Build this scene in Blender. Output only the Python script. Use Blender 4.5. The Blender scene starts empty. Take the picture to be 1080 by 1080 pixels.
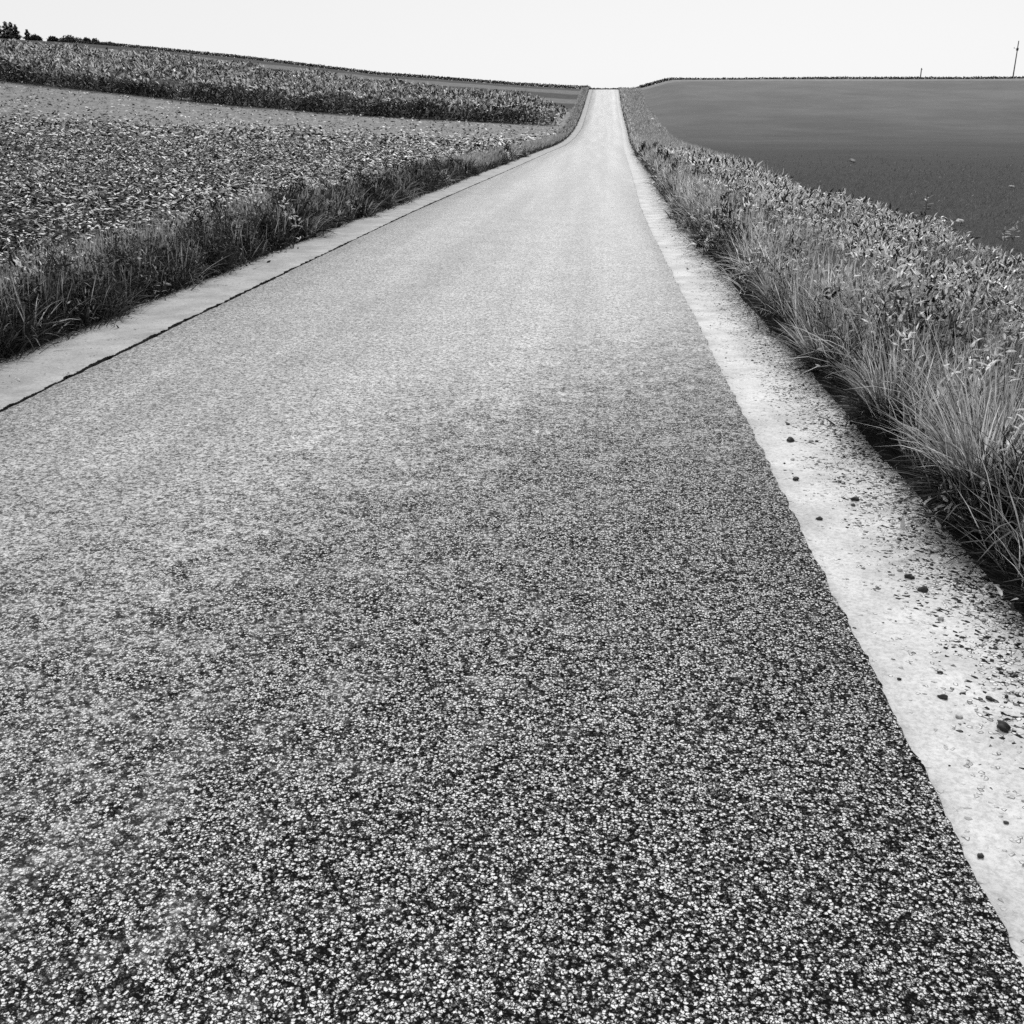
import bpy, bmesh, math, random
import numpy as np
from mathutils import Vector
rng = np.random.default_rng(7)
random.seed(7)
R = math.radians
S = bpy.context.scene
COL = S.collection

# ------------------------------------------------------------------ camera
CAM = np.array([0.0, 0.0, 1.6]); YAW = R(4.36); PITCH = R(20.8); F = 1080.0
cd = bpy.data.cameras.new('camera'); cam = bpy.data.objects.new('camera', cd); COL.objects.link(cam)
cam.location = CAM; cam.rotation_euler = (R(90) - PITCH, 0, YAW)
cd.sensor_width = 36; cd.lens = 36; cd.clip_start = 0.05; cd.clip_end = 6000
S.camera = cam
FWD = np.array([-math.sin(YAW) * math.cos(PITCH), math.cos(YAW) * math.cos(PITCH), -math.sin(PITCH)])
RGT = np.array([math.cos(YAW), math.sin(YAW), 0.0])
UPV = np.cross(RGT, FWD)

def ray(u, v):
    return FWD + RGT * (u - 540) / F - UPV * (v - 540) / F

def on_y(u, v, y):                      # point seen at a pixel, at a given distance along the road
    d = ray(u, v); t = (y - CAM[1]) / d[1]
    return CAM + d * t

def on_z(u, v, z=0.0):
    d = ray(u, v); t = (z - CAM[2]) / d[2]
    return CAM + d * t

# ------------------------------------------------------------------ terrain heights
CY = [-60, 20, 37, 60, 72, 89, 121, 139, 166, 208, 300, 3000]
CX = [0, 0, .35, .75, 1.0, 1.35, 1.95, 2.1, 2.3, 2.7, 3.4, 3.4]
PY = [-3000, 0, 55, 78, 92, 105, 121, 133, 150, 166, 183, 208, 216, 240, 420, 3000]
PZ = [0, 0, 0, 0, .1, .38, 1.0, 1.65, 2.65, 3.75, 5.1, 7.3, 7.75, 7.6, 6.0, -10]

def smooth_interp(xs, ys, w):
    g = np.linspace(-300, 700, 2001)
    v = np.interp(g, xs, ys)
    k = np.hanning(2 * w + 1); k /= k.sum()
    vp = np.pad(v, w, mode='edge'); s = np.convolve(vp, k, mode='valid')
    def f(y):
        y = np.asarray(y, float)
        return np.where(y > 650, np.interp(y, xs, ys), np.interp(y, g, s))
    return f
cx = smooth_interp(CY, CX, 16)
pz = smooth_interp(PY, PZ, 12)

# hill heights read off the photograph: (pixel, distance) -> point
def prof(pix, y):
    p = np.array([on_y(u, v, y) for u, v in pix]); o = np.argsort(p[:, 0])
    return p[o, 0] - float(cx(y)), p[o, 2] - float(pz(y))
e1x, e1z = prof([(0, 83), (120, 97), (240, 111), (400, 123), (511, 130)], 124.)
e2x, e2z = prof([(0, 41), (120, 49), (240, 60), (400, 80), (540, 90)], 216.)
e1x = np.r_[-400, -160, e1x, -6, 0]; e1z = np.r_[14, 9.5, e1z, 0, 0]
e2x = np.r_[-500, -220, e2x, -7, 0]; e2z = np.r_[26, 23, e2z, 0.1, 0]

def sm(a, b, x):
    t = np.clip((x - a) / (b - a), 0, 1); return t * t * (3 - 2 * t)

def vnoise(x, y, s, seed=0):
    x = np.asarray(x, float) / s + seed * 17.3; y = np.asarray(y, float) / s + seed * 9.1
    xi = np.floor(x); yi = np.floor(y); fx = x - xi; fy = y - yi
    fx = fx * fx * (3 - 2 * fx); fy = fy * fy * (3 - 2 * fy)
    def h(a, b):
        q = np.sin(a * 127.1 + b * 311.7 + seed * 3.7) * 43758.5453; return q - np.floor(q)
    return ((h(xi, yi) * (1 - fx) + h(xi + 1, yi) * fx) * (1 - fy) + (h(xi, yi + 1) * (1 - fx) + h(xi + 1, yi + 1) * fx) * fy)

def left_rise(s, y):
    a = np.interp(s, e1x, e1z); b = np.interp(s, e2x, e2z)
    t1 = np.clip((y - 6) / 118., 0, 1) ** 1.25
    t2 = np.clip((y - 124) / 92., 0, 1); t2 = t2 * (1 - .25 * np.sin(t2 * np.pi))
    z = a * t1 + (b - a) * t2
    return z * (1 - .35 * sm(225, 420, y))

def right_rise(s, y):
    return 1.75 * sm(3.8, 13, s) * sm(110, 225, y) * (1 - .4 * sm(240, 500, y))

def H(s, y):                           # natural ground, s = metres right of the camera's line down the road
    s = np.asarray(s, float); y = np.asarray(y, float)
    z = pz(y) + np.where(s < 0, left_rise(s, y), right_rise(s, y))
    near = 1 - sm(60, 110, y)
    bank = .16 * sm(1.5, 1.8, s + .22 * (vnoise(s * 0, y, .7, 3) - .5)) + .14 * sm(-4.12, -4.5, s + .25 * (vnoise(s * 0, y, .8, 4) - .5))
    bank = bank - .1 * sm(2.6, 4.4, s)
    trough = -.08 * (1 - sm(1.45, 1.6, s)) * (1 - sm(-4.1, -4.25, s))
    rough = .05 * (vnoise(s, y, .6, 5) - .5) + .25 * (vnoise(s, y, 14, 6) - .5) * sm(8, 30, np.abs(s))
    out = 1 - (1 - sm(1.5, 1.8, s)) * (1 - sm(-4.1, -4.5, s))
    return z + trough + bank * (.35 + .65 * near) + rough * out

def G(x, y):
    return H(np.asarray(x) - cx(y), y)

# ------------------------------------------------------------------ object helpers
def tag(o, label=None, cat=None, group=None, kind=None):
    if label: o['label'] = label
    if cat: o['category'] = cat
    if group: o['group'] = group
    if kind: o['kind'] = kind
    return o

def mesh_np(name, V, Fc, mat, attrs=None, smooth=False, parent=None):
    me = bpy.data.meshes.new(name)
    V = np.ascontiguousarray(V, np.float32); Fc = np.ascontiguousarray(Fc, np.int32)
    n, k = Fc.shape
    me.vertices.add(len(V)); me.vertices.foreach_set('co', V.ravel())
    me.loops.add(n * k); me.loops.foreach_set('vertex_index', Fc.ravel())
    me.polygons.add(n)
    me.polygons.foreach_set('loop_start', np.arange(0, n * k, k, dtype=np.int32))
    me.polygons.foreach_set('loop_total', np.full(n, k, np.int32))
    if smooth: me.polygons.foreach_set('use_smooth', np.ones(n, bool))
    for a, vals in (attrs or {}).items():
        at = me.attributes.new(a, 'FLOAT', 'POINT'); at.data.foreach_set('value', np.ascontiguousarray(vals, np.float32))
    me.update(calc_edges=True); me.materials.append(mat)
    o = bpy.data.objects.new(name, me); COL.objects.link(o)
    if parent: o.parent = parent
    return o

def empty(name, loc, rz=0):
    o = bpy.data.objects.new(name, None); COL.objects.link(o); o.location = loc; o.rotation_euler = (0, 0, rz); o.empty_display_size = .2
    return o

def strips(P, az, el, ln, wd, droop, tone, prof_w=(1, .9, .6, .08), roll=None, twist=0.):
    """curved tapering ribbons (blades, leaves): N of them, k cross sections each"""
    N = len(P); k = len(prof_w)
    az = np.broadcast_to(az, N).astype(float); el = np.broadcast_to(el, N).astype(float)
    ln = np.broadcast_to(ln, N); wd = np.broadcast_to(wd, N); droop = np.broadcast_to(droop, N); tone = np.broadcast_to(tone, N)
    if roll is None: roll = rng.normal(0, .5, N)
    c = np.array(P, float); V = np.empty((N, k, 2, 3)); T = np.repeat(tone, k * 2)
    for i in range(k):
        e = el - droop * (i + .5) / k
        a = az + twist * i
        d = np.stack([np.cos(a) * np.cos(e), np.sin(a) * np.cos(e), np.sin(e)], 1)
        side = np.stack([-np.sin(a), np.cos(a), np.zeros(N)], 1)
        nrm = np.cross(d, side)
        w = side * np.cos(roll)[:, None] + nrm * np.sin(roll)[:, None]
        w = w * (wd * prof_w[i] * .5)[:, None]
        V[:, i, 0] = c - w; V[:, i, 1] = c + w
        c = c + d * (ln / (k - 1))[:, None]
    b = (np.arange(N) * k * 2)[:, None, None] + (np.arange(k - 1) * 2)[None, :, None]
    Fc = (b + np.array([0, 1, 3, 2])[None, None, :]).reshape(-1, 4)
    return V.reshape(-1, 3), Fc, T

class Bag:
    def __init__(self): self.V = []; self.F = []; self.T = []; self.n = 0
    def add(self, VFT):
        V, Fc, T = VFT
        self.V.append(V); self.F.append(Fc + self.n); self.T.append(T); self.n += len(V)
    def build(self, name, mat, parent=None, smooth=False):
        return mesh_np(name, np.concatenate(self.V), np.concatenate(self.F), mat, {'tone': np.concatenate(self.T)}, smooth, parent)

# ------------------------------------------------------------------ materials (all neutral: the picture is black and white)
class NT:
    def __init__(self, name):
        self.m = bpy.data.materials.new(name); self.m.use_nodes = True; self.t = self.m.node_tree
        self.t.nodes.clear(); self.out = self.n('ShaderNodeOutputMaterial'); self.b = self.n('ShaderNodeBsdfPrincipled')
        self.l(self.b.outputs[0], self.out.inputs[0])
    def n(self, t, **kw):
        x = self.t.nodes.new(t)
        for k, v in kw.items(): setattr(x, k, v)
        return x
    def l(self, a, b): self.t.links.new(a, b)
    def val(self, inp, v):
        if isinstance(v, (int, float)): inp.default_value = v
        else: self.l(v, inp)
    def math(self, op, a, b=0., c=0., clamp=False):
        x = self.n('ShaderNodeMath', operation=op, use_clamp=clamp)
        for i, v in enumerate((a, b, c)): self.val(x.inputs[i], v)
        return x.outputs[0]
    def mixf(self, f, a, b):
        x = self.n('ShaderNodeMix'); x.data_type = 'FLOAT'
        self.val(x.inputs[0], f); self.val(x.inputs[2], a); self.val(x.inputs[3], b)
        return x.outputs[0]
    def step(self, x, a, b, o0=0., o1=1.):
        r = self.n('ShaderNodeMapRange', interpolation_type='SMOOTHSTEP'); self.val(r.inputs[0], x)
        for i, v in ((1, a), (2, b), (3, o0), (4, o1)): self.val(r.inputs[i], v)
        return r.outputs[0]
    def pos(self): return self.n('ShaderNodeNewGeometry').outputs['Position']
    def noise(self, scale, detail=3., rough=.55, vec=None):
        x = self.n('ShaderNodeTexNoise'); x.inputs['Scale'].default_value = scale; x.inputs['Detail'].default_value = detail; x.inputs['Roughness'].default_value = rough
        self.l(vec if vec is not None else self.pos(), x.inputs['Vector']); return x.outputs[0]
    def vor(self, scale, feature='F1', vec=None, rnd=1.):
        x = self.n('ShaderNodeTexVoronoi', feature=feature); x.inputs['Scale'].default_value = scale; x.inputs['Randomness'].default_value = rnd
        self.l(vec if vec is not None else self.pos(), x.inputs['Vector']); return x
    def attr(self, name): return self.n('ShaderNodeAttribute', attribute_name=name).outputs['Fac']
    def grey(self, v):
        c = self.n('ShaderNodeCombineColor')
        for i in range(3): self.val(c.inputs[i], v)
        return c.outputs[0]
    def base(self, v): self.l(self.grey(v), self.b.inputs['Base Color'])
    def setp(self, **kw):
        for k, v in kw.items(): self.val(self.b.inputs[k.replace('_', ' ')], v)
    def bump(self, h, strength=1., dist=.01):
        x = self.n('ShaderNodeBump'); self.val(x.inputs['Strength'], strength); self.val(x.inputs['Distance'], dist); self.l(h, x.inputs['Height'])
        self.l(x.outputs[0], self.b.inputs['Normal'])

def foliage(name, rough=.45, trans=.35, spec=.4):
    """leaf surface: tone attribute per leaf, light passes through it"""
    t = NT(name); a = t.attr('tone')
    v = t.math('MULTIPLY', a, t.step(t.noise(40, 2), .25, .75, .75, 1.25))
    t.base(v); t.setp(Roughness=rough, Specular_IOR_Level=spec)
    tr = t.n('ShaderNodeBsdfTranslucent'); t.l(t.grey(v), tr.inputs[0])
    mx = t.n('ShaderNodeMixShader'); mx.inputs[0].default_value = trans
    t.l(t.b.outputs[0], mx.inputs[1]); t.l(tr.outputs[0], mx.inputs[2]); t.l(mx.outputs[0], t.out.inputs[0])
    return t.m
M_GRASS = foliage('grass_blades', .5, .5, .3)
M_LEAF = foliage('broad_leaves', .5, .1, .2)
M_CROP = foliage('tall_crop_leaves', .5, .2)
M_TREE = foliage('tree_leaves', .6, .1, .3)

def mat_asphalt():
    t = NT('chip_seal_asphalt'); p = t.pos()
    w = t.n('ShaderNodeVectorMath', operation='ADD'); wn = t.n('ShaderNodeTexNoise'); wn.inputs['Scale'].default_value = 120; wn.inputs['Detail'].default_value = 3; t.l(p, wn.inputs['Vector'])
    ws = t.n('ShaderNodeVectorMath', operation='SCALE'); t.l(wn.outputs[1], ws.inputs[0]); ws.inputs['Scale'].default_value = .016
    t.l(p, w.inputs[0]); t.l(ws.outputs[0], w.inputs[1]); q = w.outputs[0]
    v1 = t.vor(112, 'F1', q); e1 = t.vor(112, 'DISTANCE_TO_EDGE', q)
    sep = t.n('ShaderNodeSeparateColor'); t.l(v1.outputs['Color'], sep.inputs[0]); r = sep.outputs[0]; r2 = sep.outputs[1]
    v3 = t.vor(58, 'F1', q); sp3 = t.n('ShaderNodeSeparateColor'); t.l(v3.outputs['Color'], sp3.inputs[0]); r3 = sp3.outputs[0]
    mixr = t.math('ADD', t.math('ADD', t.math('MULTIPLY', r, .62), t.math('MULTIPLY', r3, .3)), t.math('MULTIPLY', t.step(t.noise(34, 5, .8), .36, .64), .26))
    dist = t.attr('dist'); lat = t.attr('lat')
    stone = t.math('ADD', t.step(mixr, .34, .72, 0., .78), .014)               # pale chips, dark chips, bare bitumen
    stone = t.math('MULTIPLY', stone, t.step(t.noise(260, 2), .2, .8, .65, 1.3))
    gap = t.math('MULTIPLY', t.step(e1.outputs['Distance'], .0, .15), t.step(v1.outputs['Distance'], .72, .42))
    # patchy wear, plus road sheen painted in: paler with distance and to the left
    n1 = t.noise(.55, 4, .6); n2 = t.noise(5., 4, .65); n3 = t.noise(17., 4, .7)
    sheen_bias = t.math('ADD', t.step(dist, 1., 12., -.16, .64), t.step(lat, -2.6, .9, .24, -.14))
    worn_sheen = t.step(t.math('ADD', t.math('ADD', t.math('ADD', t.math('ADD', t.math('MULTIPLY', n1, .4), .15), t.math('ADD', t.math('MULTIPLY', n2, .8), -.17)), t.math('MULTIPLY', n3, .7)), sheen_bias), .74, 1.36)
    fine = t.math('MULTIPLY', t.step(t.noise(90, 3, .7), .25, .75, .7, 1.2), t.step(t.noise(1.7, 4, .6), .3, .7, .9, 1.08))
    sc = t.n('ShaderNodeVectorMath', operation='MULTIPLY'); t.l(p, sc.inputs[0]); sc.inputs[1].default_value = (1.6, .05, 1.)
    track = t.step(t.noise(1., 3, .6, sc.outputs[0]), .3, .7, .82, 1.14)                  # tyre-polished lengths
    speck = t.math('MULTIPLY', t.step(t.noise(30, 5, .85), .36, .6, .5, 1.18), t.step(t.noise(11, 5, .8), .34, .58, .78, 1.1))
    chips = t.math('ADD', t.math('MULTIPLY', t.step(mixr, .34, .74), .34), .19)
    dust_sheen = t.math('MULTIPLY', t.math('MULTIPLY', t.math('MULTIPLY', fine, chips), speck), track)
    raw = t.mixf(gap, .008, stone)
    cov = t.math('MULTIPLY', worn_sheen, t.mixf(t.step(mixr, .3, .7), .5, .92))
    t.base(t.mixf(cov, raw, dust_sheen))
    t.setp(Roughness=t.mixf(cov, .7, .55), Specular_IOR_Level=t.mixf(cov, t.math('MULTIPLY', gap, .22), .34))
    hgt = t.math('ADD', gap, t.math('MULTIPLY', mixr, .9))
    t.bump(hgt, t.mixf(worn_sheen, .9, .15), .006)
    return t.m

def mat_shoulder(name, base, gravel_from, gravel_to):
    """pale rolled dust and grit, loose stones towards the grass"""
    t = NT(name); p = t.pos(); lat = t.attr('lat')
    v = t.vor(75); e = t.vor(75, 'DISTANCE_TO_EDGE'); sep = t.n('ShaderNodeSeparateColor'); t.l(v.outputs['Color'], sep.inputs[0])
    n = t.noise(2.2, 5, .65); nf = t.noise(28, 4, .7)
    dust = t.math('MULTIPLY', t.math('MULTIPLY', t.step(n, .3, .7, .74, 1.12), t.step(t.noise(60, 5, .8), .32, .62, .74, 1.1)), base)
    stone = t.math('MULTIPLY', t.math('ADD', t.step(sep.outputs[0], .2, .62, 0., .72), .015), t.step(e.outputs['Distance'], .0, .16, .05, 1.))
    x = t.math('ADD', lat, t.math('MULTIPLY', t.math('SUBTRACT', t.noise(3.5, 5, .7), .5), .75))
    amt = t.step(x, gravel_from, gravel_to)
    m = t.step(t.math('ADD', t.math('ADD', t.math('MULTIPLY', amt, .9), t.step(t.noise(7, 4, .7), .5, .75, 0., .22)), t.math('SUBTRACT', sep.outputs[1], .99)), -.05, .08)
    t.base(t.mixf(t.step(lat, 40., 60.), t.mixf(m, dust, stone), .012)); t.setp(Roughness=.85, Specular_IOR_Level=t.mixf(m, .2, .1))
    hh = t.math('ADD', t.math('MULTIPLY', m, t.step(e.outputs['Distance'], 0., .2)), t.math('MULTIPLY', nf, .25))
    t.bump(hh, .8, .008)
    return t.m

def mat_ground():
    t = NT('field_ground'); lat = t.attr('lat'); dist = t.attr('dist')
    nb = t.noise(.06, 4, .6); nm = t.noise(.9, 5, .65); nf = t.noise(9, 5, .7)
    tex = t.math('MULTIPLY', t.step(nf, .25, .75, .55, 1.45), t.step(nm, .3, .7, .8, 1.2))
    soil = t.math('MULTIPLY', tex, .01)
    # right: a low, dense, even crop; left: leafy field that opens to a pale aftermath strip, then more fields up the hill
    rf = t.math('MULTIPLY', t.math('MULTIPLY', t.math('MULTIPLY', t.step(nb, .3, .7, .9, 1.1), t.step(t.noise(.22, 5, .65), .3, .7, .92, 1.08)), t.step(nf, .25, .75, .85, 1.15)), t.step(t.math('ADD', dist, t.math('MULTIPLY', nb, 50.)), 60., 225., .042, .135))  # backlit sheen painted into the field tone: lighter with distance
    rm = t.step(t.math('ADD', lat, t.math('MULTIPLY', t.math('SUBTRACT', nm, .5), .8)), 4.3, 5.)
    far = t.step(t.math('ADD', dist, t.math('MULTIPLY', nb, 30.)), 60., 90.)
    lf = t.math('MULTIPLY', tex, t.mixf(far, .005, .22))
    up = t.step(t.math('ADD', dist, t.math('MULTIPLY', t.math('SUBTRACT', nb, .5), 6.)), 150., 154.)
    band = t.step(t.math('SINE', t.math('MULTIPLY', t.math('ADD', dist, t.math('MULTIPLY', nb, 12.)), .28)), -.2, .5, .06, .15)
    lf = t.mixf(up, lf, t.math('MULTIPLY', tex, band))
    lm = t.step(t.math('MULTIPLY', lat, -1.), 4.9, 5.3)
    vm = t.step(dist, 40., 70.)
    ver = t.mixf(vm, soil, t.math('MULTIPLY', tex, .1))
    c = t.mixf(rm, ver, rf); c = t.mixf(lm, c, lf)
    strip = t.math('MULTIPLY', rm, t.math('MULTIPLY', t.step(dist, 205., 207.), t.step(dist, 226., 222.)))
    c = t.mixf(strip, c, t.math('MULTIPLY', tex, .2))
    t.base(c); t.setp(Roughness=.9, Specular_IOR_Level=.06)
    t.bump(nf, .7, .05)
    return t.m

def mat_plain(name, v, rough=.6, var=.3, scale=8.):
    t = NT(name); t.base(t.math('MULTIPLY', t.step(t.noise(scale, 4, .6), .25, .75, 1 - var, 1 + var), v)); t.setp(Roughness=rough)
    t.bump(t.noise(scale * 4, 3), .4, .01); return t.m

def mat_stone(name):
    t = NT(name); a = t.attr('tone')
    t.base(t.math('MULTIPLY', a, t.step(t.noise(70, 4, .65), .25, .75, .7, 1.3))); t.setp(Roughness=.75, Specular_IOR_Level=.35)
    t.bump(t.noise(180, 3), .4, .003); return t.m
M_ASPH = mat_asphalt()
M_SHR = mat_shoulder('pale_gravel_shoulder', .6, 1.0, 1.72)
M_SHL = mat_shoulder('pale_dust_shoulder', .37, 8., 9.)
M_GRND = mat_ground()
M_STONE = mat_stone('stone')
M_POLE = mat_plain('weathered_pole_wood', .1)
M_METAL = mat_plain('galvanised_metal', .25, .4, .1)
M_PORC = mat_plain('dark_porcelain', .04, .2, .1)
M_BARK = mat_plain('bark', .04, .8)

# ------------------------------------------------------------------ ground sheet
def axis(parts): return np.unique(np.concatenate([np.arange(a, b, st) for a, b, st in parts]).round(4))
ss = axis([(-1500, -200, 100), (-200, -60, 5), (-60, -12, 1.5), (-12, -5, .5), (-5, -4, .08), (-4, 1.4, .9), (1.4, 2, .06), (2, 5, .3), (5, 12, .7), (12, 60, 3), (60, 240, 12), (240, 1501, 120)])
ys = axis([(-1000, -60, 60), (-60, -4, 4), (-4, 14, .12), (14, 40, .4), (40, 110, 1.5), (110, 240, 2), (240, 500, 10), (500, 2501, 125)])
SS, YY = np.meshgrid(ss, ys); ZZ = H(SS, YY); XX = SS + cx(YY)
ny, nx = SS.shape
i0 = (np.arange(ny - 1)[:, None] * nx + np.arange(nx - 1)[None, :]).ravel()
Fg = np.stack([i0, i0 + 1, i0 + nx + 1, i0 + nx], 1)
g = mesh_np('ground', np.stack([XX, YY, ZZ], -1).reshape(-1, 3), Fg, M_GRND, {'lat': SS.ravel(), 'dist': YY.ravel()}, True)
tag(g, kind='structure')

# ------------------------------------------------------------------ road and shoulders
ry = axis([(-40, -1, 1), (-1, 22, .03), (22, 60, .15), (60, 216, .8), (216, 420, 6)])
def jag(y, amp, seed): return amp * (.5 * (vnoise(y * 0, y, .8, seed) - .5) + .7 * (vnoise(y * 0, y, .09, seed + 1) - .5) + .35 * (vnoise(y * 0, y, .035, seed + 2) - .5))
def sheet(name, left, right, inner, dz, skirt, mat, rag_l=0., rag_r=0., seed=20, bow=0.):
    n = len(ry)
    L = left + jag(ry, rag_l, seed); Rr = right + jag(ry, rag_r, seed + 5)
    cols = [(L - .003, -skirt, 99), (L - .003, -.004, 99), (L, 0, 0)] + [(np.full(n, c), 0, 0) for c in inner] + [(Rr, 0, 0), (Rr + .003, -.004, 99), (Rr + .003, -skirt, 99)]
    V = np.empty((n, len(cols), 3)); A = np.empty((n, len(cols)))
    for j, (s, d, q) in enumerate(cols):
        V[:, j, 0] = s + cx(ry); V[:, j, 1] = ry; V[:, j, 2] = pz(ry) + dz + d; A[:, j] = 99. if q else s
    k = len(cols); i0 = (np.arange(n - 1)[:, None] * k + np.arange(k - 1)[None, :]).ravel()
    Fr = np.stack([i0, i0 + 1, i0 + k + 1, i0 + k], 1)
    o = mesh_np(name, V.reshape(-1, 3), Fr, mat, {'lat': A.ravel(), 'dist': np.repeat(ry, k)})
    return tag(o, kind='structure')
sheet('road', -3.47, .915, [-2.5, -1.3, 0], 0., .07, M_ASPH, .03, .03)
sheet('gravel_shoulder', .8, 1.78, [1.1, 1.4], -.022, .04, M_SHR, 0, .2, 40)
sheet('dust_shoulder', -4.45, -3.5, [-4, -3.7], .007, .1, M_SHL, .2, .05, 60)

# ------------------------------------------------------------------ scattering
def scatter(n, s0, s1, y0, y1, dens=None):
    s = rng.uniform(s0, s1, n); y = rng.uniform(y0, y1, n)
    if dens is not None:
        k = rng.random(n) < dens(s, y); s = s[k]; y = y[k]
    return s, y
def P_of(s, y, dz=0.): return np.stack([s + cx(y), y, H(s, y) + dz], 1)
U = lambda a, b, n: rng.uniform(a, b, n)

def grass(bag, s, y, h0, h1, w, t0, t1, out=0., el=(60, 88), droop=(.2, 1.1), k=(1, .85, .55, .06)):
    n = len(s)
    cl = vnoise(s, y, .35, 11)                                            # clumps share height and tone
    hgt = (h0 + (h1 - h0) * (0.55 * cl + .45 * rng.random(n)))
    az = U(0, 2 * np.pi, n)
    if out:                                                              # lean towards the open side
        m = rng.random(n) < .3; az = np.where(m, (np.pi if out < 0 else 0) + rng.normal(0, .7, n), az)
    tone = t0 + (t1 - t0) * np.clip(rng.beta(.6, 1.2, n) * .9 + .6 * (vnoise(s, y, .4, 12) - .35), 0, 1)
    bag.add(strips(P_of(s, y, -.02), az, np.radians(U(el[0], el[1], n)), hgt, w * U(.6, 1.3, n), U(droop[0], droop[1], n), tone, k))

def verge(name, sa, sb, side, label):
    b = Bag()
    w = abs(sb - sa); d = 1 if side > 0 else -1
    lo, hi = min(sa, sb), max(sa, sb)
    for y0, y1, dens, wd in ((-6, 1.5, 700, .008), (1.5, 9, 1500, .007), (9, 20, 800, .011), (20, 45, 300, .022), (45, 100, 80, .05), (100, 215, 26, .11)):
        s, y = scatter(int((y1 - y0) * w * dens), lo, hi, y0, y1, lambda s, y: .06 + .94 * sm(.36, .58, vnoise(s, y, .42, 13)))
        edge = sm(0, .5, np.abs(s - sa)); far = sm(90, 160, y)
        keep = rng.random(len(s)) < .5 + .5 * edge
        s, y, edge = s[keep], y[keep], edge[keep]
        grass(b, s, y, .12, .52 if side > 0 else .5, wd, .02, .95 if side > 0 else .3, -d)
        # upright stems with seed heads
        s2, y2 = scatter(int((y1 - y0) * w * dens * .12), lo, hi, y0, y1)
        grass(b, s2, y2, .3, .62 if side > 0 else .6, wd * .7, .2, .7 if side > 0 else .4, 0, (72, 90), (.05, .5), (.6, .5, .5, 1.2, .2))
        # low dead litter; near-black tone puts the edge shade into the blades
        s3 = sa + d * np.abs(rng.normal(0, .14, int((y1 - y0) * dens * .55))); y3 = U(y0, y1, len(s3))
        grass(b, s3, y3, .08, .3, wd, .006, .05, -d, (15, 75), (.3, 1.4))
    if side > 0:                                                          # wide even grass where the weeds give out
        for y0, y1, dens, wd in ((30, 60, 120, .03), (60, 110, 45, .06), (110, 216, 22, .11)):
            s, y = scatter(int((y1 - y0) * 3.2 * dens), 2.4, 5.6, y0, y1, lambda s, y: sm(30, 60, y))
            grass(b, s, y, .1, .4, wd, .2, .6)
    # bushy herbs: rounded clumps of small leaves at uneven heights
    for y0, y1, dens, ll in ((-6, 12, 11., .05), (12, 30, 3.5 if side > 0 else 6., .08), (30, 60, .9, .16)):
        m = int((y1 - y0) * dens * w); cy = U(y0, y1, m); cs = lo + (w * .95) * rng.random(m); per = 110
        rad = np.repeat(U(.08, .24, m), per); top = np.repeat(U(.18, .6, m), per)
        q = rng.normal(0, .55, (m * per, 2)); s = np.repeat(cs, per) + rad * q[:, 0]; y = np.repeat(cy, per) + rad * q[:, 1]
        zz = top * np.clip(1 - .35 * (q ** 2).sum(1), .15, 1) * rng.random(m * per) ** .5
        tn = np.repeat(rng.choice([.015, .05, .4, .8], m, p=([.2, .15, .25, .4] if side > 0 else [.4, .3, .22, .08]) if y0 < 30 else [.05, .3, .5, .15]), per) * np.where(rng.random(m * per) < .3, .12, U(.6, 1.2, m * per))
        b.add(strips(P_of(s, y) + np.stack([0 * s, 0 * s, zz], 1), U(0, 6.28, m * per), np.radians(U(0, 80, m * per)), ll * U(.6, 1.5, m * per), ll * .3 * U(.6, 1.4, m * per), U(0, 1.2, m * per), tn, (.4, 1, .75, .1)))
    if side < 0:
        for y0, y1, dens, ll in ((-6, 3, 16., .06), (3, 14, 46., .05), (14, 34, 24., .08)):  # near-black leaves paint the shaded foot of the verge along the road
            m = int((y1 - y0) * dens * .5); cy = U(y0, y1, m); cs = sa - U(.02, .42, m); per = 100
            q = rng.normal(0, .5, (m * per, 2)); rad = np.repeat(U(.1, .22, m), per); s = np.repeat(cs, per) + rad * q[:, 0]; y = np.repeat(cy, per) + rad * q[:, 1]
            zz = np.repeat(U(.18, .52, m), per) * np.clip(1 - .35 * (q ** 2).sum(1), .15, 1) * rng.random(m * per) ** .6
            b.add(strips(P_of(s, y) + np.stack([0 * s, 0 * s, zz], 1), U(0, 6.28, m * per), np.radians(U(0, 85, m * per)), ll * U(.6, 1.6, m * per), ll * .28 * U(.6, 1.4, m * per), U(0, 1.2, m * per), np.repeat(U(.006, .05, m), per) * np.where(rng.random(m * per) < .12, 6., 1.), (.4, 1, .75, .1)))
        for y0, y1, dens, wd in ((-6, 3, 200, .011), (3, 14, 330, .009), (14, 34, 220, .018), (34, 100, 110, .05)):
            s, y = scatter(int((y1 - y0) * .8 * dens), -5.3, -4.5, y0, y1)
            grass(b, s, y, .3, .58, wd, .25, .6)
        for y0, y1, dens, wd in ((30, 60, 110, .035), (60, 110, 60, .06), (110, 216, 30, .11)):
            s, y = scatter(int((y1 - y0) * 1.3 * dens), -5.6, -4.3, y0, y1, lambda s, y: sm(28, 50, y))
            grass(b, s, y, .15, .42, wd, .25, .65)
    # tufts over the open edge; mostly near-black, painting shadow pockets between pale ones
    for y0, y1, dens, wd in ((-6, 12, 10., .009), (12, 30, 6., .016), (30, 60, 1.2, .035)):
        m = int((y1 - y0) * dens); cy = U(y0, y1, m); cs = sa + d * U(-.04, .5, m); per = 46
        s = np.repeat(cs, per) + rng.normal(0, .07, m * per); y = np.repeat(cy, per) + rng.normal(0, .09, m * per)
        ht = np.repeat(U(.22, .62, m), per) * U(.5, 1.1, m * per); tn = np.repeat(rng.choice([.012, .03, .25, .6], m, p=[.42, .22, .14, .22] if side > 0 else [.45, .3, .2, .05]), per) * U(.4, 1.5, m * per)
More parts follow.
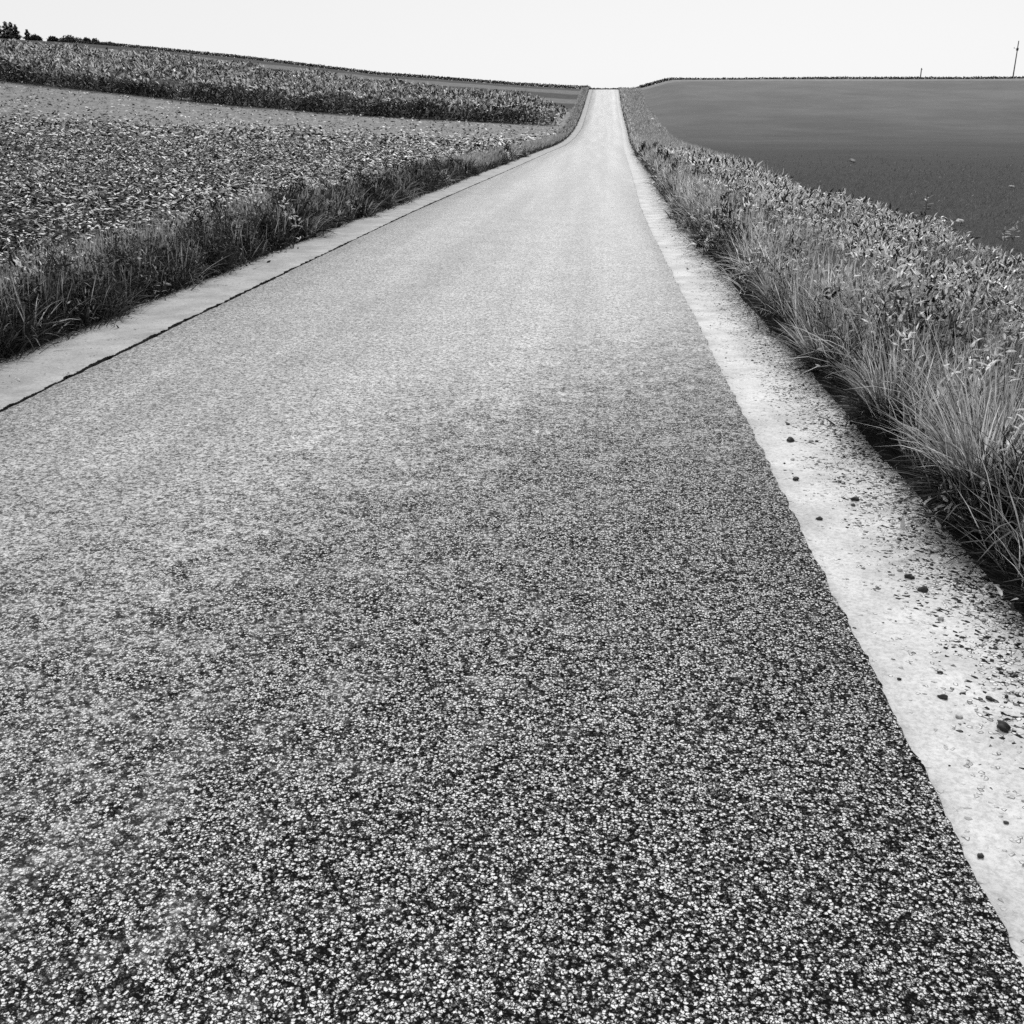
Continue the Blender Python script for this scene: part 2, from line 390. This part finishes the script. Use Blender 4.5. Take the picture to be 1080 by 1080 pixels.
        b.add(strips(P_of(s, y, -.02), np.where(rng.random(m * per) < .6, np.pi if d > 0 else 0., 0.) + rng.normal(0, 1.2, m * per), np.radians(U(25, 86, m * per)), ht, wd * U(.6, 1.5, m * per), U(.3, 1.9, m * per), tn, (1, .95, .75, .45, .05)))
    o = b.build(name, M_GRASS); tag(o, label, 'grass', kind='stuff'); return o
verge('verge_grass', 1.58, 2.35, 1, 'tall rough grass with dark bases along the pale gravel shoulder on the right')
verge('verge_grass', -4.2, -5.35, -1, 'shorter tufted grass between the left dust shoulder and the leafy field')

# bright broad-leaved weeds behind the right-hand grass
b = Bag()
for y0, y1, dens, ln, wd in ((-6, 2, 900, .075, .02), (2, 9, 2900, .055, .014), (9, 16, 2200, .068, .018), (16, 30, 950, .1, .028), (30, 56, 220, .17, .05)):
    s, y = scatter(int((y1 - y0) * 2.4 * dens), 2.55, 4.6, y0, y1, lambda s, y: sm(62, 34, y + 6 * rng.normal(0, 1, len(s))) * sm(4.75, 4.2, s + .9 * (vnoise(s, y, .8, 14) - .5)) * (.3 + .7 * sm(.3, .55, vnoise(s, y, .5, 15))))
    n = len(s); top = .1 + .32 * vnoise(s, y, .6, 16)
    b.add(strips(P_of(s, y) + np.stack([0 * s, 0 * s, top * rng.random(n) ** .6], 1), U(0, 6.28, n), np.radians(U(0, 85, n)), ln * U(.6, 1.5, n), wd * U(.6, 1.4, n), U(0, 1.2, n), np.where(rng.random(n) < .4, U(.003, .03, n), U(.45, .98, n)), (.3, 1, .8, .08)))
    s, y = scatter(int((y1 - y0) * 2.2 * dens * .3), 2.3, 4.5, y0, y1)
    grass(b, s, y, .15, .5, wd * .4, .02, .6)
o = b.build('weeds', M_LEAF); tag(o, 'pale broad-leaved weeds between the tall grass and the smooth dark field', 'weeds', kind='stuff')

# leafy field crop on the left: low, flat leaves
b = Bag()
def crop_d(s, y): return (s > -np.maximum(y * .72 + 9, 12)) * (1 - .85 * sm(62, 100, y + 14 * (vnoise(s, y, 12, 17) - .5) + .12 * (s + 5)))
for y0, y1, dens, ln, wd in ((-6, 3, 130, .11, .04), (3, 16, 310, .08, .027), (16, 34, 180, .11, .037), (34, 60, 78, .165, .058), (60, 122, 13, .32, .12)):
    smax = max(y1 * .72 + 9, 14)
    s, y = scatter(int((y1 - y0) * smax * dens), -smax - 5, -5.0, y0, y1, crop_d)
    n = len(s)
    b.add(strips(P_of(s, y) + np.stack([0 * s, 0 * s, .05 + .22 * rng.random(n)], 1), U(0, 6.28, n), np.radians(rng.normal(12, 16, n)), ln * U(.6, 1.4, n), wd * U(.6, 1.4, n), U(.1, 1.1, n), np.where(rng.random(n) < .69, U(.003, .02, n), U(.4, .97, n)), (.35, 1, .85, .1), rng.normal(0, .35, n)))
o = b.build('field_crop', M_LEAF); tag(o, 'low leafy field crop covering the slope left of the road', 'crop', kind='stuff')

# tall crop block further up the slope
b = Bag()
def tall_front(y, s): return 124 + .03 * (s + 6) + 2.0 * (vnoise(s, s * 0, 9, 18) - .5)
s = U(-135, -6.2, 30000); s = s[rng.random(len(s)) < .2 + .8 * sm(-6, -14, s)]; y0 = tall_front(0, s); y = y0 + 3.5 * rng.random(len(s)) ** 1.5; n = len(s)
b.add(strips(P_of(s, y) + np.stack([0 * s, 0 * s, (1.1 + 1.2 * vnoise(s, y, 5, 41)) * rng.random(n)], 1), U(0, 6.28, n), np.radians(U(10, 85, n)), U(.3, .7, n), U(.08, .2, n), U(.2, 1.8, n), .015 + .55 * rng.beta(.5, 1.8, n) * (.15 + 1.5 * vnoise(s, s * 0, 2.6, 47) ** 2), (.5, 1, .7, .1)))
s = U(-150, -6.2, 150000); y = tall_front(0, s) + 1 + rng.random(len(s)) * np.interp(s, [-150, -60, -6], [62, 50, 34]); n = len(s)
k = (vnoise(s, y, 3, 19) > .3) & (rng.random(len(s)) < .15 + .85 * sm(-5.5, -14, s)); s, y = s[k], y[k]; n = len(s)
b.add(strips(P_of(s, y) + np.stack([0 * s, 0 * s, (.75 + 1.1 * vnoise(s, y, 5, 41) + .3 * vnoise(s, y, 1.6, 42) + .6 * rng.random(n)) * sm(-5.5, -12, s + 3 * (vnoise(s, y, 3, 43) - .5))], 1), U(0, 6.28, n), np.radians(U(-10, 85, n)), U(.3, .8, n), U(.12, .3, n), U(.2, 1.8, n), .01 + .85 * rng.beta(.35, .8, n), (.5, 1, .7, .1)))
o = b.build('tall_crop', M_CROP); tag(o, 'tall dark crop with bright heads in a block up the left slope', 'crop', kind='stuff')

# low even cereal on the right
b = Bag()
for y0, y1, dens, h, wd in ((-6, 4, 90, .13, .014), (4, 18, 300, .13, .009), (18, 36, 110, .13, .018), (36, 75, 40, .13, .035)):
    smax = max(y1 * .5 + 8, 14)
    s, y = scatter(int((y1 - y0) * (smax - 4.4) * dens), 4.4, smax, y0, y1, lambda s, y: (s < np.maximum(y * .5 + 6, 12)) * (1 - sm(8, 74, y)) ** 2.2)
    n = len(s)
    b.add(strips(P_of(s, y, -.01), U(0, 6.28, n), np.radians(U(45, 85, n)), h * U(.6, 1.2, n), wd * U(.7, 1.3, n), U(.3, 1.4, n), .12 + .03 * rng.random(n), (1, .8, .1)))
o = b.build('cereal_crop', M_GRASS); tag(o, 'short even cereal crop filling the smooth dark field right of the road', 'crop', kind='stuff')

# thin dark hedge along the skyline
b = Bag()
def hedge(s0, s1, y0, hgt, n, seed):
    s = U(s0, s1, n); y = y0 + U(-1.2, 1.2, n); hh = hgt * (.75 + .3 * vnoise(s, s * 0, 14, seed))
    b.add(strips(P_of(s, y) + np.stack([0 * s, 0 * s, hh * rng.random(n)], 1), U(0, 6.28, n), np.radians(U(-20, 80, n)), U(.12, .3, n), U(.1, .25, n), U(0, 1.2, n), .012 + .03 * rng.random(n), (.5, 1, .7, .2)))
hedge(-107, -4, 219, .6, 18000, 23)
hedge(-5, 7, 232, .8, 4500, 24)
hedge(6, 150, 233, 1.0, 42000, 25)
o = b.build('skyline_hedge', M_TREE); tag(o, 'thin dark hedge line running along the skyline', 'hedge', kind='stuff')

# ------------------------------------------------------------------ stones
def stone_geo(n, sub=1):
    bm = bmesh.new(); bmesh.ops.create_icosphere(bm, subdivisions=sub, radius=1.); bm.verts.ensure_lookup_table()
    V = np.array([v.co[:] for v in bm.verts]); Fc = np.array([[v.index for v in f.verts] for f in bm.faces]); bm.free()
    return V, Fc
SV, SF = stone_geo(1, 1)
n = 2600
ys_ = 1.5 + 18 * rng.random(n) ** 1.6; s_ = 1.66 - np.abs(rng.normal(0, .24, n)); k = s_ > .93; s_, ys_ = s_[k], ys_[k]; n = len(s_)
r_ = .003 + .009 * rng.random(n) ** 3
A = SV[None] * (r_[:, None] * U(.7, 1.3, (n * 3)).reshape(n, 3) if False else r_[:, None])[:, None, :]
A = A * rng.uniform(.6, 1.35, (n, 1, 3)) * (1 + .25 * rng.normal(0, .6, (n, SV.shape[0], 1)).clip(-1, 1))
A[:, :, 2] *= .7
A += np.stack([s_ + cx(ys_), ys_, pz(ys_) - .022 + r_ * .35], 1)[:, None, :]
Fs = (SF[None] + (np.arange(n) * SV.shape[0])[:, None, None]).reshape(-1, 3)
tone = np.where(rng.random(n) < .35, U(.02, .1, n), U(.3, .7, n))
o = mesh_np('loose_gravel', A.reshape(-1, 3), Fs, M_STONE, {'tone': np.repeat(tone, SV.shape[0])}, True)
tag(o, 'loose light and dark grit scattered along the grass side of the shoulder', 'gravel', kind='stuff')

SV2, SF2 = stone_geo(1, 3)
def stone(u, v, px, tone, label, group=None, z=-.022, flat=.65, name='stone', cat='stone', ground=None):
    p = on_z(u, v, z) if ground is None else np.array(ground, float)
    zc = float(np.dot(p - CAM, FWD)); r = px * zc / F * .5
    d = SV2.copy(); q = rng.uniform(0, 99, 3)
    bumpy = 1 + .22 * np.sin(d @ np.array([2.1, 1.3, 1.7]) + q[0]) + .14 * np.sin(d @ np.array([-3.1, 4.0, 2.2]) + q[1]) + .07 * np.sin(d @ np.array([7., -5., 6.]) + q[2])
    d = d * bumpy[:, None] * np.array([1.15, .9, flat]) * r
    o = mesh_np(name, d, SF2, M_STONE, {'tone': np.full(len(d), tone)}, True)
    o.location = (p[0], p[1], p[2] + r * flat * .45); o.rotation_euler = (0, 0, rng.uniform(0, 6.28))
    return tag(o, label, cat, group)
GS = 'dark stones lying on the pale shoulder'
stone(1057, 768, 13, .02, 'largest dark stone on the pale shoulder, close to the grit by the grass', GS)
stone(994, 736, 8, .03, 'small round dark stone alone on the pale strip left of the largest stone', GS)
stone(1044, 738, 7, .03, 'dark pebble just above the largest stone on the pale shoulder', GS)
stone(1034, 903, 7, .03, 'nearest dark pebble, beside the asphalt edge low on the shoulder', GS)
stone(833, 465, 8, .03, 'farthest dark stone, a flat one on the pale strip near the asphalt edge', GS)
stone(839, 506, 7, .03, 'dark pebble touching the asphalt edge just below the farthest flat stone', GS)
stone(902, 527, 8, .03, 'dark stone at the border of dust and grit, halfway up the shoulder', GS)
stone(864, 548, 6, .03, 'tiny dark pebble alone on clean dust halfway up the shoulder', GS)
stone(959, 609, 9, .025, 'upper of two dark stones near the black grass hollow on the shoulder', GS)
stone(974, 623, 9, .025, 'lower of two dark stones near the black grass hollow on the shoulder', GS)

def on_ground(u, v):
    d = ray(u, v); t = 2.
    for _ in range(4000):
        p = CAM + d * t
        if p[2] <= float(G(p[0], p[1])): return p
        t += max(.02, t * .002)
    return p
for (u, v, px, tn, lb) in ((899, 172, 7, .24, 'pale flat stone out in the middle of the smooth dark field'), (1067, 200, 5, .5, 'small pale stone in the dark field at the right edge of the photo'), (1012, 238, 8, .45, 'pale elongated stone at the field edge just beyond the weeds'), (689, 127, 5, .6, 'bright boundary stone far up the right verge at the field corner')):
    p = on_ground(u, v); stone(u, v, px, tn, lb, 'pale stones in the field', ground=p + np.array([0, 0, .06]), name='field_stone', flat=.5)

# ------------------------------------------------------------------ single weeds at the field edge
def tube(path, rad, seg=8):
    path = np.array(path, float); rad = np.broadcast_to(rad, len(path)); V = []; Fc = []
    for i, p in enumerate(path):
        d = path[min(i + 1, len(path) - 1)] - path[max(i - 1, 0)]; d /= np.linalg.norm(d)
        a = np.cross(d, [0.3, .9, .1]); a /= np.linalg.norm(a); c = np.cross(d, a)
        for j in range(seg):
            t = 2 * np.pi * j / seg; V.append(p + rad[i] * (a * math.cos(t) + c * math.sin(t)))
    for i in range(len(path) - 1):
        for j in range(seg):
            k = (j + 1) % seg; Fc.append((i * seg + j, i * seg + k, (i + 1) * seg + k, (i + 1) * seg + j))
    m = len(V); V.append(path[0]); V.append(path[-1])
    for j in range(seg):
        k = (j + 1) % seg; Fc.append((m, k, j, j)); Fc.append((m + 1, (len(path) - 1) * seg + j, (len(path) - 1) * seg + k, (len(path) - 1) * seg + k))
    return np.array(V), np.array(Fc)
def tube_obj(name, path, rad, mat, parent, seg=8, tone=.3):
    V, Fc = tube(path, rad, seg); n = len(V)
    q = [f for f in Fc if len(set(f)) == 4]; t3 = [tuple(dict.fromkeys(f)) for f in Fc if len(set(f)) == 3]
    me = bpy.data.meshes.new(name); me.from_pydata([tuple(v) for v in V], [], [tuple(map(int, f)) for f in q] + [tuple(map(int, f)) for f in t3]); me.update()
    at = me.attributes.new('tone', 'FLOAT', 'POINT'); at.data.foreach_set('value', np.full(n, tone, np.float32))
    for p_ in me.polygons: p_.use_smooth = True
    me.materials.append(mat); o = bpy.data.objects.new(name, me); COL.objects.link(o); o.parent = parent
    return o
def weed(u, v, hpx, tone, label):
    p = on_ground(u, v); zc = float(np.dot(p - CAM, FWD)); h = hpx * zc / F
    t = empty('weed_stalk', (p[0], p[1], p[2] - .02)); tag(t, label, 'weed', 'tall single weeds at the field edge')
    bend = rng.normal(0, .06, 2)
    path = [(bend[0] * h * q * q, bend[1] * h * q * q, h * q) for q in np.linspace(0, 1, 6)]
    tube_obj('stem', path, np.linspace(.006, .003, 6), M_GRASS, t, 6, tone)
    hb = Bag(); m = 14; zz = h * U(.3, .95, m)
    hb.add(strips(np.stack([bend[0] * h * (zz / h) ** 2, bend[1] * h * (zz / h) ** 2, zz], 1), U(0, 6.28, m), np.radians(U(10, 60, m)), U(.08, .16, m), U(.02, .035, m), U(.3, 1.2, m), tone * U(.7, 1.2, m), (.3, 1, .8, .1)))
    hb.build('leaf_cluster', M_LEAF, t)
    fb = Bag(); m = 26
    fb.add(strips(np.tile(np.array(path[-1]), (m, 1)) + np.stack([U(-.008, .008, m), U(-.008, .008, m), U(-.1, .01, m)], 1), U(0, 6.28, m), np.radians(U(20, 85, m)), U(.02, .05, m), U(.008, .014, m), .4, tone * 1.2, (.5, 1, .6)))
    fb.build('seed_head', M_LEAF, t)
weed(1067, 262, 27, .35, 'thin upright weed at the field edge nearest the right side of the photo')
weed(991, 246, 16, .5, 'pale bushy weed standing out against the dark field beyond the weed bank')
weed(976, 226, 20, .12, 'dark feathery weed left of the pale bushy one at the field edge')
weed(1058, 262, 20, .3, 'short weed beside the thin upright one at the field edge')

# ------------------------------------------------------------------ tussocks standing out of the right verge
def tussock(s, y, h, n, t0, t1, label):
    z = float(H(s, y)); o = empty('grass_tussock', (s + float(cx(y)), y, z)); tag(o, label, 'grass tussock', 'tussocks leaning over the gravel')
    def fan(name, n, h0, h1, t0, t1, e0, e1, wd, dr):
        fb = Bag(); r = .11 * np.sqrt(rng.random(n)); a = U(0, 6.28, n)
        fb.add(strips(np.stack([r * np.cos(a), r * np.sin(a), -.03 + 0 * r], 1), a + rng.normal(0, .5, n), np.radians(U(e0, e1, n)), U(h0, h1, n), wd * U(.6, 1.3, n), U(dr * .4, dr * 1.4, n), t0 + (t1 - t0) * rng.random(n), (.8, 1, .8, .5, .05)))
        fb.build(name, M_GRASS, o)
    fan('green_blades', n, h * .55, h, t0, t1, 50, 88, .007, .9)
    fan('dead_skirt', n // 3, h * .35, h * .75, .015, .09, 5, 45, .006, .9)
    fan('seed_stems', max(6, n // 14), h * 1.0, h * 1.25, .3, .55, 70, 88, .004, .35)
tussock(1.72, 4.35, .62, 420, .05, .8, 'tall pale tussock behind the black hollow, nearest the right edge of the photo')
tussock(1.68, 5.6, .5, 320, .04, .7, 'tussock with a dark skirt between the two black hollows in the verge')
tussock(1.66, 7.3, .48, 300, .03, .6, 'dark based tussock at the upper black hollow in the verge')
tussock(1.64, 9.2, .46, 280, .04, .6, 'leaning tussock where the gravel narrows beside the road')

# ------------------------------------------------------------------ skyline trees on the left
def tree(u, vtop, wpx, y, kind, label, name, vb=None, lean=0.):
    p = on_y(u, vtop, y); zg = float(G(p[0], p[1])); zc = float(np.dot(p - CAM, FWD)); px = zc / F
    hgt = max(p[2] - zg, 1.2); w = wpx * px * .5
    t = empty(name, (p[0], p[1], zg)); tag(t, label, 'tree' if 'tree' in name else 'bush', 'trees and bushes on the left skyline')
    top = hgt * (.95 if kind == 'conifer' else .6)
    tube_obj('trunk', [(lean * q * hgt, 0, q * top - .1) for q in np.linspace(0, 1, 5)], np.linspace(.05 * hgt ** .8, .012, 5), M_BARK, t, 8)
    bb = Bag()
    if kind == 'conifer':
        n = 2600; q = rng.random(n) ** .7; zz = hgt * (1 - q * .96); lay = .65 + .35 * np.sin(zz * 7 + rng.normal(0, .4, n))
        r = w * (q ** .85) * lay * np.sqrt(U(.05, 1, n)); a = U(0, 6.28, n)
        r *= .75 + .5 * vnoise(a * 3, zz, 1., 31)
        bb.add(strips(np.stack([r * np.cos(a) + lean * zz, r * np.sin(a), zz], 1), a, np.radians(U(-35, 25, n)), U(.12, .35, n) * max(w, .8) * .7, U(.06, .16, n), U(-.2, .7, n), .008 + .035 * rng.random(n), (.6, 1, .7, .1)))
    else:
        n = 2400; c = rng.normal(0, 1, (14, 3)); c /= np.linalg.norm(c, axis=1)[:, None]; c *= np.array([w * .65, w * .5, hgt * .32]); c[:, 2] = np.abs(c[:, 2]) + hgt * .42
        i = rng.integers(0, 14, n); d = rng.normal(0, 1, (n, 3)); d /= np.linalg.norm(d, axis=1)[:, None]
        pp = c[i] + d * (rng.random(n) ** .4)[:, None] * np.array([w * .42, w * .42, hgt * .26]); pp[:, 2] = pp[:, 2].clip(.05, hgt)
        pp[:, 0] += lean * pp[:, 2]
        bb.add(strips(pp, U(0, 6.28, n), np.radians(U(-40, 80, n)), U(.15, .4, n), U(.1, .25, n), U(0, 1, n), .01 + .04 * rng.random(n), (.5, 1, .8, .1)))
    bb.build('crown', M_TREE, t)
    if kind == 'conifer':
        for q in np.linspace(.2, .75, 5):
            a = rng.uniform(0, 6.28); L = w * (1 - q) * .8
            tube_obj('branch', [(lean * q * hgt, 0, q * hgt), (L * math.cos(a) * .6, L * math.sin(a) * .6, q * hgt + .05), (L * math.cos(a), L * math.sin(a), q * hgt - .1)], [.05, .03, .01], M_BARK, t, 5)
tree(5, 22.5, 17, 250, 'conifer', 'tallest dark conifer of the clump at the far left of the skyline', 'conifer_tree')
tree(10.5, 23, 16, 253, 'conifer', 'narrow conifer in the middle of the leftmost skyline clump', 'conifer_tree')
tree(15.5, 25.5, 14, 248, 'conifer', 'shorter conifer on the right flank of the leftmost skyline clump', 'conifer_tree')
tree(-3, 23.5, 17, 252, 'conifer', 'conifer cut by the left edge of the photo on the skyline', 'conifer_tree')
tree(28, 31, 13, 246, 'conifer', 'small separate conifer just right of the skyline clump', 'small_conifer_tree')
tree(36, 36.5, 15, 244, 'bush', 'low dark bush against the foot of the small separate conifer', 'bush')
tree(55, 37.5, 12, 244, 'bush', 'small pointed bush left of the broad domed tree on the skyline', 'bush')
tree(73, 36.5, 30, 246, 'bush', 'broad domed tree, the widest crown on the left skyline', 'domed_tree')
tree(91, 39, 10, 242, 'bush', 'upright small bush right of the broad domed tree', 'bush')
tree(99, 40, 13, 243, 'bush', 'squat bush at the right end of the skyline bushes', 'bush')
tree(113, 44.5, 22, 240, 'bush', 'low sprawling bush leaning right where the hedge line begins', 'bush', lean=.5)

# ------------------------------------------------------------------ poles on the right skyline
def pole(u, vtop, y, rad, label, arm):
    p = on_y(u, vtop, y); zg = float(G(p[0], p[1])); h = p[2] - zg
    t = empty('utility_pole', (p[0], p[1], zg)); tag(t, label, 'pole', 'utility poles on the right skyline')
    tube_obj('post', [(0, 0, -.3), (0, 0, h * .5), (0, 0, h)], [rad * 1.25, rad, rad * .8], M_POLE, t, 10)
    if arm:
        za = h - arm
        tube_obj('bracket', [(0, -.1, za - .35), (-.45, -.1, za - .05), (-.8, -.1, za)], [.03, .025, .02], M_METAL, t, 6)
        tube_obj('insulator', [(-.8, -.1, za), (-.8, -.1, za + .1), (-.8, -.1, za + .18), (-.8, -.1, za + .3)], [.03, .09, .06, .03], M_PORC, t, 8)
        tube_obj('collar', [(0, 0, za - .45), (0, 0, za - .4), (0, 0, za + .1), (0, 0, za + .15)], [rad, rad * 1.9, rad * 1.9, rad], M_PORC, t, 10)
    else:
        tube_obj('cap', [(0, 0, h - .02), (0, 0, h + .08)], [rad * 1.0, rad * .5], M_METAL, t, 8)
        tube_obj('insulator', [(.12, 0, h - .4), (.2, 0, h - .32), (.2, 0, h - .2)], [.04, .07, .03], M_PORC, t, 6)
pole(1074.5, 43, 262, .13, 'tall thin utility pole with a side bracket at the right end of the skyline', 1.6)
pole(972, 72, 300, .16, 'short looking pole top showing above the skyline left of the tall one', 0)

# ------------------------------------------------------------------ light
SUN_EL, SUN_AZ = R(42), R(10)                       # high, ahead of the camera, a little to the right
w = bpy.data.worlds.new('World'); S.world = w; w.use_nodes = True; nt = w.node_tree; nt.nodes.clear()
sky = nt.nodes.new('ShaderNodeTexSky'); sky.sky_type = 'NISHITA'; sky.sun_disc = False; sky.sun_elevation = SUN_EL; sky.sun_rotation = SUN_AZ
bw = nt.nodes.new('ShaderNodeRGBToBW'); nt.links.new(sky.outputs[0], bw.inputs[0])
mx = nt.nodes.new('ShaderNodeMix'); mx.data_type = 'FLOAT'; mx.inputs[0].default_value = .82; mx.inputs[3].default_value = 8.9     # white overcast veil
nt.links.new(bw.outputs[0], mx.inputs[2])
bg = nt.nodes.new('ShaderNodeBackground'); bg.inputs[1].default_value = .1; nt.links.new(mx.outputs[0], bg.inputs[0])
ow = nt.nodes.new('ShaderNodeOutputWorld'); nt.links.new(bg.outputs[0], ow.inputs[0])
sd = bpy.data.lights.new('sun', 'SUN'); sd.energy = 2.8; sd.angle = R(2.5); sun = bpy.data.objects.new('sun', sd); COL.objects.link(sun)
dv = Vector((math.sin(SUN_AZ) * math.cos(SUN_EL), math.cos(SUN_AZ) * math.cos(SUN_EL), math.sin(SUN_EL)))
sun.rotation_euler = dv.to_track_quat('Z', 'Y').to_euler(); sun.location = (0, 20, 60)
S.view_settings.view_transform = 'Standard'; S.view_settings.look = 'None'; S.view_settings.exposure = 0; S.view_settings.gamma = 1
S.cycles.max_bounces = 6; S.cycles.diffuse_bounces = 3; S.cycles.transmission_bounces = 4
S.cycles.use_denoising = False
